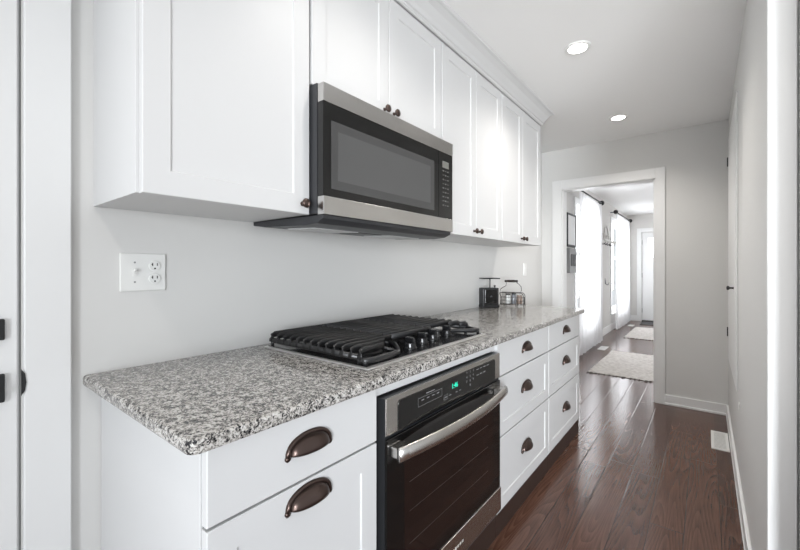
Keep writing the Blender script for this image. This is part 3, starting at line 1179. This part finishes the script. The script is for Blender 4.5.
def register(label, x0, x1, y0, y1, along):
    t = thing('floor_register', label, 'floor vent', ((x0 + x1) / 2, (y0 + y1) / 2, 0), 'white floor registers')
    b = 0.016
    bm = box(nb(), x0, x1, y0, y0 + b, 0.0002, 0.006)
    box(bm, x0, x1, y1 - b, y1, 0.0002, 0.006)
    box(bm, x0, x0 + b, y0 + b, y1 - b, 0.0002, 0.006)
    box(bm, x1 - b, x1, y0 + b, y1 - b, 0.0002, 0.006)
    obj('frame', bm, M['plastic'], t)
    obj('duct', box(nb(), x0 + b, x1 - b, y0 + b, y1 - b, 0.0002, 0.0015), M['panelgrey'], t)
    bm = nb()
    n = 14
    for i in range(n):
        y = y0 + b + (y1 - y0 - 2 * b) * (i + 0.5) / n
        box(bm, x0 + b, x1 - b, y - 0.0065, y + 0.0065, 0.0025, 0.005)
    obj('louvre', bm, M['plastic'], t)
    return t


register('white slatted floor vent beside the right wall baseboard', 0.028, 0.124, 3.345, 3.705, 'y')
register('white floor vent below the nearer hall curtain', -1.275, -1.17, 6.35, 6.66, 'y')
register('white floor vent below the farther hall curtain', -1.29, -1.19, 9.30, 9.56, 'y')

# ------------------------------------------------------------------ kitchen scale on the countertop
SC = Vector((-1.305, 2.745, 0.914))
sx_ax = Vector((0.66, 0.75, 0)).normalized()       # along its front
sn_ax = Vector((sx_ax.y, -sx_ax.x, 0))             # front normal, towards the camera
SM = Matrix(((sx_ax.x, -sn_ax.x, 0, SC.x), (sx_ax.y, -sn_ax.y, 0, SC.y), (0, 0, 1, SC.z), (0, 0, 0, 1)))
t = thing('kitchen_scale', 'black vintage kitchen scale with flat weighing plate on countertop end', 'kitchen scale', SC)


def loc_box(*a):
    return xform(box(nb(), *a), SM)


obj('base', loc_box(-0.066, 0.066, -0.05, 0.05, 0.0002, 0.022), M['black'], t, bevel=0.004)
obj('body', loc_box(-0.062, 0.062, -0.046, 0.046, 0.022, 0.150), M['black'], t, bevel=0.004)
bm = loc_box(-0.046, 0.046, -0.0475, -0.0455, 0.034, 0.138)
dl = obj('dial_face', bm, M['glassblack'], t, bevel=0.001)
bm = xform(lathe(nb(), [(0.0075, 0), (0.0085, 0.001), (0.0065, 0.0012), (0.006, 0.0004), (0, 0.0004)], (0, -0.0475, 0.086), (0, -1, 0), 20), SM)
obj('emblem', bm, M['darkgrey'], dl)
obj('stem', xform(lathe(nb(), [(0.0045, 0), (0.0045, 0.068)], (0.010, 0, 0.150), n=12), SM), M['black'], t, smooth=False)
obj('weighing_plate', loc_box(-0.060, 0.072, -0.05, 0.05, 0.218, 0.2255), M['black'], t, bevel=0.002)
obj('adjusting_knob', xform(lathe(nb(), [(0.004, 0), (0.004, 0.008), (0.008, 0.010), (0.008, 0.018), (0, 0.02)], (0.045, -0.01, 0.150), n=14), SM), M['black'], t)

# ------------------------------------------------------------------ wire basket with jars
BC = Vector((-1.190, 2.930, 0.914))
ba = Vector((0.97, 0.24, 0)).normalized()
bn = Vector((ba.y, -ba.x, 0))
BM_ = Matrix(((ba.x, -bn.x, 0, BC.x), (ba.y, -bn.y, 0, BC.y), (0, 0, 1, BC.z), (0, 0, 0, 1)))
t = thing('wire_basket', 'dark wire basket with a wooden grip holding three jars', 'basket', BC)
hx, hy, hz, bz = 0.088, 0.042, 0.098, 0.018
bm = nb()
for y in (-hy, hy):
    # arched side loop: straight at left, rounded over at right
    p = [(-hx, y, bz), (-hx, y, hz + 0.010)]
    for i in range(9):
        a = PI / 2 - PI / 2 * i / 8
        p.append((hx - 0.03 + 0.03 * math.cos(a), y, hz - 0.022 + 0.032 * math.sin(a)))
    p += [(hx, y, 0.0025)]
    tube(bm, p, 0.0026, 6)
    for z in (bz, 0.045, 0.072):
        tube(bm, [(-hx, y, z), (hx, y, z)], 0.0015 if z > bz else 0.0026, 6)
    for k in range(1, 8):
        x = -hx + 2 * hx * k / 8
        tube(bm, [(x, y, bz), (x, y, hz + (0.009 if k < 6 else 0.0))], 0.0011, 5)
for x in (-hx, hx):
    for z in (bz, 0.072):
        tube(bm, [(x, -hy, z), (x, hy, z)], 0.0024, 6)
    for k in range(1, 4):
        y = -hy + 2 * hy * k / 4
        tube(bm, [(x, y, bz), (x, y, 0.074)], 0.0011, 5)
for k in range(9):
    x = -hx + 2 * hx * k / 8
    tube(bm, [(x, -hy, bz), (x, hy, bz)], 0.0015, 5)
for x in (-hx + 0.03, 0.03, hx):
    for y in (-hy, hy):
        tube(bm, [(x, y, 0.0012), (x, y, bz)], 0.0026, 6)
obj('wire_frame', xform(bm, BM_), M['wire'], t, smooth=True)
for p in ([(-hx, 0, 0.074), (-hx - 0.012, 0, 0.10), (-hx - 0.004, 0, 0.135), (-hx + 0.02, 0, 0.152), (-0.052, 0, 0.160), (-0.046, 0, 0.190), (-0.044, 0, 0.196)],
          [(hx - 0.03, 0, 0.110), (0.066, 0, 0.125), (0.064, 0, 0.155), (0.046, 0, 0.176), (0.034, 0, 0.184), (0.028, 0, 0.196)],
          [(hx - 0.03, -hy, 0.108), (hx - 0.03, hy, 0.108)]):
    obj('handle_wire', xform(tube(nb(), p, 0.0026, 6), BM_), M['wire'], t, smooth=True)
bm = lathe(nb(), [(0.004, 0), (0.0095, 0.003), (0.0095, 0.010), (0.0075, 0.014), (0.0098, 0.03), (0.0098, 0.072), (0.0075, 0.088), (0.0095, 0.092), (0.0095, 0.099), (0.004, 0.102)], (-0.062, 0, 0.198), (1, 0, 0), 16)
obj('wooden_grip', xform(bm, BM_), M['woodhandle'], t, smooth=True)


def jar(label, x, r, h, body_m, lid_m, name='jar'):
    p = BM_ @ Vector((x, 0, bz + 0.0045))
    q = thing(name, label, 'jar', p, 'jars in the wire basket')
    bm = lathe(nb(), [(r * .9, 0), (r, 0.003), (r, h * .72), (r * .8, h * .82), (r * .8, h * .84)], p, n=20)
    obj('body', bm, body_m, q, smooth=True)
    bm = lathe(nb(), [(r * .86, h * .84), (r * .9, h * .86), (r * .9, h * .98), (r * .8, h), (0, h)], p, n=20)
    obj('lid', bm, lid_m, q)
    return q


jar('white ceramic jar standing in the left of the wire basket', -0.036, 0.020, 0.078, M['salt'], M['wire'])
jar('grey glass jar in the middle of the wire basket', 0.008, 0.019, 0.085, M['greyjar'], M['black'])
jar('tan spice jar standing in the right of the wire basket', 0.052, 0.022, 0.066, M['spice'], M['spice'])

# ------------------------------------------------------------------ hall: curtains, rods, hooks, picture, rugs


def curtain_mesh(y0, y1, z0, z1, x, waves, amp, seed, taper=0.0):
    rnd = random.Random(seed)
    ph = [rnd.uniform(0, 6.28) for _ in range(4)]
    bm = nb()
    nu, nv = 120, 14
    g = []
    for i in range(nu + 1):
        u = i / nu
        row = []
        for j in range(nv + 1):
            v = j / nv
            z = z0 + (z1 - z0) * v
            a = amp * (0.55 + 0.45 * (1 - v))
            w = math.sin(u * waves * 2 * PI + ph[0]) + 0.5 * math.sin(u * waves * 3.7 * PI + ph[1] + v * 1.2) + 0.25 * math.sin(u * 9 * PI + ph[2] + 2 * v)
            flare = (1 - v) * taper
            yy = y0 - flare + (y1 - y0 + 2 * flare) * u + 0.012 * math.sin(6 * v + ph[3] + 7 * u)
            zz = z + (0.012 * math.sin(u * waves * 2 * PI) if j == 0 else 0)
            row.append(bm.verts.new((x + a * w * 0.6, yy, zz)))
        g.append(row)
    for i in range(nu):
        for j in range(nv):
            bm.faces.new((g[i][j], g[i + 1][j], g[i + 1][j + 1], g[i][j + 1]))
    return bm


RZ = 2.285
for (a, b, ra, rb, lab, seed) in [(5.63, 7.00, 5.58, 7.03, 'nearer', 3), (8.42, 10.06, 8.38, 10.10, 'farther', 8)]:
    o = obj('curtain', curtain_mesh(a, b, 0.028, RZ - 0.030, HX + 0.10, 9, 0.030, seed, 0.04), M['sheer'], smooth=True)
    tag(o, 'sheer white floor-length curtain over the %s hall window' % lab, 'curtain', 'sheer hall curtains')
    t = thing('curtain_rod', 'thin dark curtain rod with ball ends above the %s hall window' % lab, 'curtain rod', (HX, (ra + rb) / 2, RZ), 'hall curtain rods')
    obj('rod', tube(nb(), [(HX + 0.10, ra, RZ), (HX + 0.10, rb, RZ)], 0.010, 12), M['black'], t, smooth=True)
    for yy, s in ((ra, -1), (rb, 1)):
        obj('finial', lathe(nb(), [(0.012, 0), (0.03, 0.012), (0.042, 0.035), (0.038, 0.058), (0.02, 0.075), (0, 0.08)], (HX + 0.10, yy, RZ), (0, s, 0), 18), M['black'], t, smooth=True)
        obj('bracket', tube(nb(), [(HX + 0.0005, yy - s * 0.012, RZ), (HX + 0.10, yy - s * 0.012, RZ)], 0.011, 10), M['black'], t, smooth=True)

# coat rack between the windows
t = thing('coat_rack', 'white scrolled metal coat rack between the two hall curtains', 'coat rack', (HX, 8.0, 1.70))
bm = nb()
y0, y1 = 7.42, 8.30
tube(bm, [(HX + 0.012, y0, 1.73), (HX + 0.012, y1, 1.73)], 0.006, 8)
tube(bm, [(HX + 0.012, y0, 1.82), (HX + 0.012, y1, 1.82)], 0.006, 8)
tube(bm, [(HX + 0.012, 7.72, 1.82), (HX + 0.012, 7.80, 1.93), (HX + 0.012, 7.92, 1.99), (HX + 0.012, 8.04, 1.93), (HX + 0.012, 8.12, 1.82)], 0.007, 8)
for k in range(5):
    c = y0 + 0.1 + 0.2 * k
    pts = []
    for i in range(17):
        a = i / 16 * 2.2 * PI
        r_ = 0.042 * (1 - 0.35 * i / 16)
        pts.append((HX + 0.012, c + r_ * math.cos(a), 1.775 + r_ * math.sin(a)))
    tube(bm, pts, 0.005, 6)
obj('scroll_rail', bm, mat('aged_white_metal', (0.50, 0.48, 0.46), 0.5), t, smooth=True)
for k in range(5):
    c = y0 + 0.08 + 0.21 * k
    bm = tube(nb(), [(HX + 0.012, c, 1.66), (HX + 0.014, c, 1.66), (HX + 0.04, c, 1.63), (HX + 0.07, c, 1.645), (HX + 0.085, c, 1.68)], 0.008, 8)
    hk = obj('hook', bm, M['black'], t, smooth=True)
    lathe_bm = lathe(nb(), [(0, -0.03), (0.018, -0.022), (0.030, 0.0), (0.018, 0.022), (0, 0.03)], (HX + 0.088, c, 1.695), n=14)
    obj('hook_ball', lathe_bm, M['salt'], hk, smooth=True)
for y, lab in ((7.88, 'nearer'), (8.40, 'farther')):
    t = thing('wall_hook', 'single dark wall hook below the coat rack, the %s of two' % lab, 'hook', (HX, y, 0.93), 'low hall wall hooks')
    obj('hook', tube(nb(), [(HX + 0.006, y, 1.0), (HX + 0.010, y, 0.93), (HX + 0.035, y, 0.905), (HX + 0.06, y, 0.925), (HX + 0.065, y, 0.95)], 0.008, 8), M['panelgrey'], t, smooth=True)
    obj('back_plate', box(nb(), HX + 0.0003, HX + 0.006, y - 0.015, y + 0.015, 0.92, 1.03), M['panelgrey'], t)

# picture and panel near the doorway
t = thing('picture_frame', 'black-framed white picture hanging on the hall wall inside the doorway', 'picture', (HX, 5.53, 1.5))
y0, y1, z0, z1 = 5.30, 5.73, 1.50, 1.94
bm = nb()
f = 0.025
box(bm, HX + 0.0005, HX + 0.04, y0, y0 + f, z0, z1)
box(bm, HX + 0.0005, HX + 0.04, y1 - f, y1, z0, z1)
box(bm, HX + 0.0005, HX + 0.04, y0 + f, y1 - f, z0, z0 + f)
box(bm, HX + 0.0005, HX + 0.04, y0 + f, y1 - f, z1 - f, z1)
obj('frame', bm, M['black'], t)
obj('print', box(nb(), HX + 0.0005, HX + 0.034, y0 + f, y1 - f, z0 + f, z1 - f), M['paper'], t)
t = thing('wall_panel', 'grey wall unit with black slots hanging below the framed picture', 'wall unit', (HX, 5.6, 1.15))
obj('housing', box(nb(), HX + 0.0005, HX + 0.045, 5.38, 5.74, 1.15, 1.48), M['panelgrey'], t, bevel=0.004)
for a, b in ((5.44, 5.51), (5.56, 5.66)):
    obj('slot', box(nb(), HX + 0.044, HX + 0.050, a, b, 1.24, 1.40), M['black'], t)


def rug(label, x0, x1, y0, y1, seed):
    rnd = random.Random(seed)
    t = thing('rug', label, 'rug', ((x0 + x1) / 2, (y0 + y1) / 2, 0), 'cream hall rugs')
    bm = nb()
    nx, ny = 40, 60
    g = []
    for i in range(nx + 1):
        row = []
        for j in range(ny + 1):
            x = x0 + (x1 - x0) * i / nx
            y = y0 + (y1 - y0) * j / ny
            if i in (0, nx):
                x += rnd.uniform(-0.008, 0.008)
            if j in (0, ny):
                y += rnd.uniform(-0.012, 0.012)
            e = i in (0, nx) or j in (0, ny)
            row.append(bm.verts.new((x, y, 0.004 if e else 0.013 + rnd.uniform(-0.003, 0.003))))
        g.append(row)
    for i in range(nx):
        for j in range(ny):
            bm.faces.new((g[i][j], g[i + 1][j], g[i + 1][j + 1], g[i][j + 1]))
    obj('pile', bm, M['rug'], t, smooth=True)
    bm = nb()
    k = 0
    x = x0
    while x < x1:
        for (yy, s) in ((y0 + 0.01, -1), (y1 - 0.01, 1)):
            w = rnd.uniform(0.010, 0.028)
            l = rnd.uniform(0.03, 0.055)
            xx = x + rnd.uniform(-0.01, 0.01)
            ya, yb = sorted((yy, yy + s * l))
            box(bm, xx, xx + w, ya, yb, 0.0004, 0.007)
        x += rnd.uniform(0.02, 0.06)
    fr = obj('fringe', bm, M['fringe'], t)
    fr['kind'] = 'stuff'
    return t


rug('nearer cream woven rug with dark fringe on the hall floor', -1.085, -0.15, 4.90, 6.37, 1)
rug('farther cream woven rug with dark fringe before the front door', -1.135, -0.25, 7.72, 9.22, 2)
o = obj('doormat', box(nb(), -1.12, -0.35, 9.72, 10.25, 0.0003, 0.012), M['mat'], bevel=0.004)
tag(o, 'dark grey doormat in front of the white front door', 'doormat')
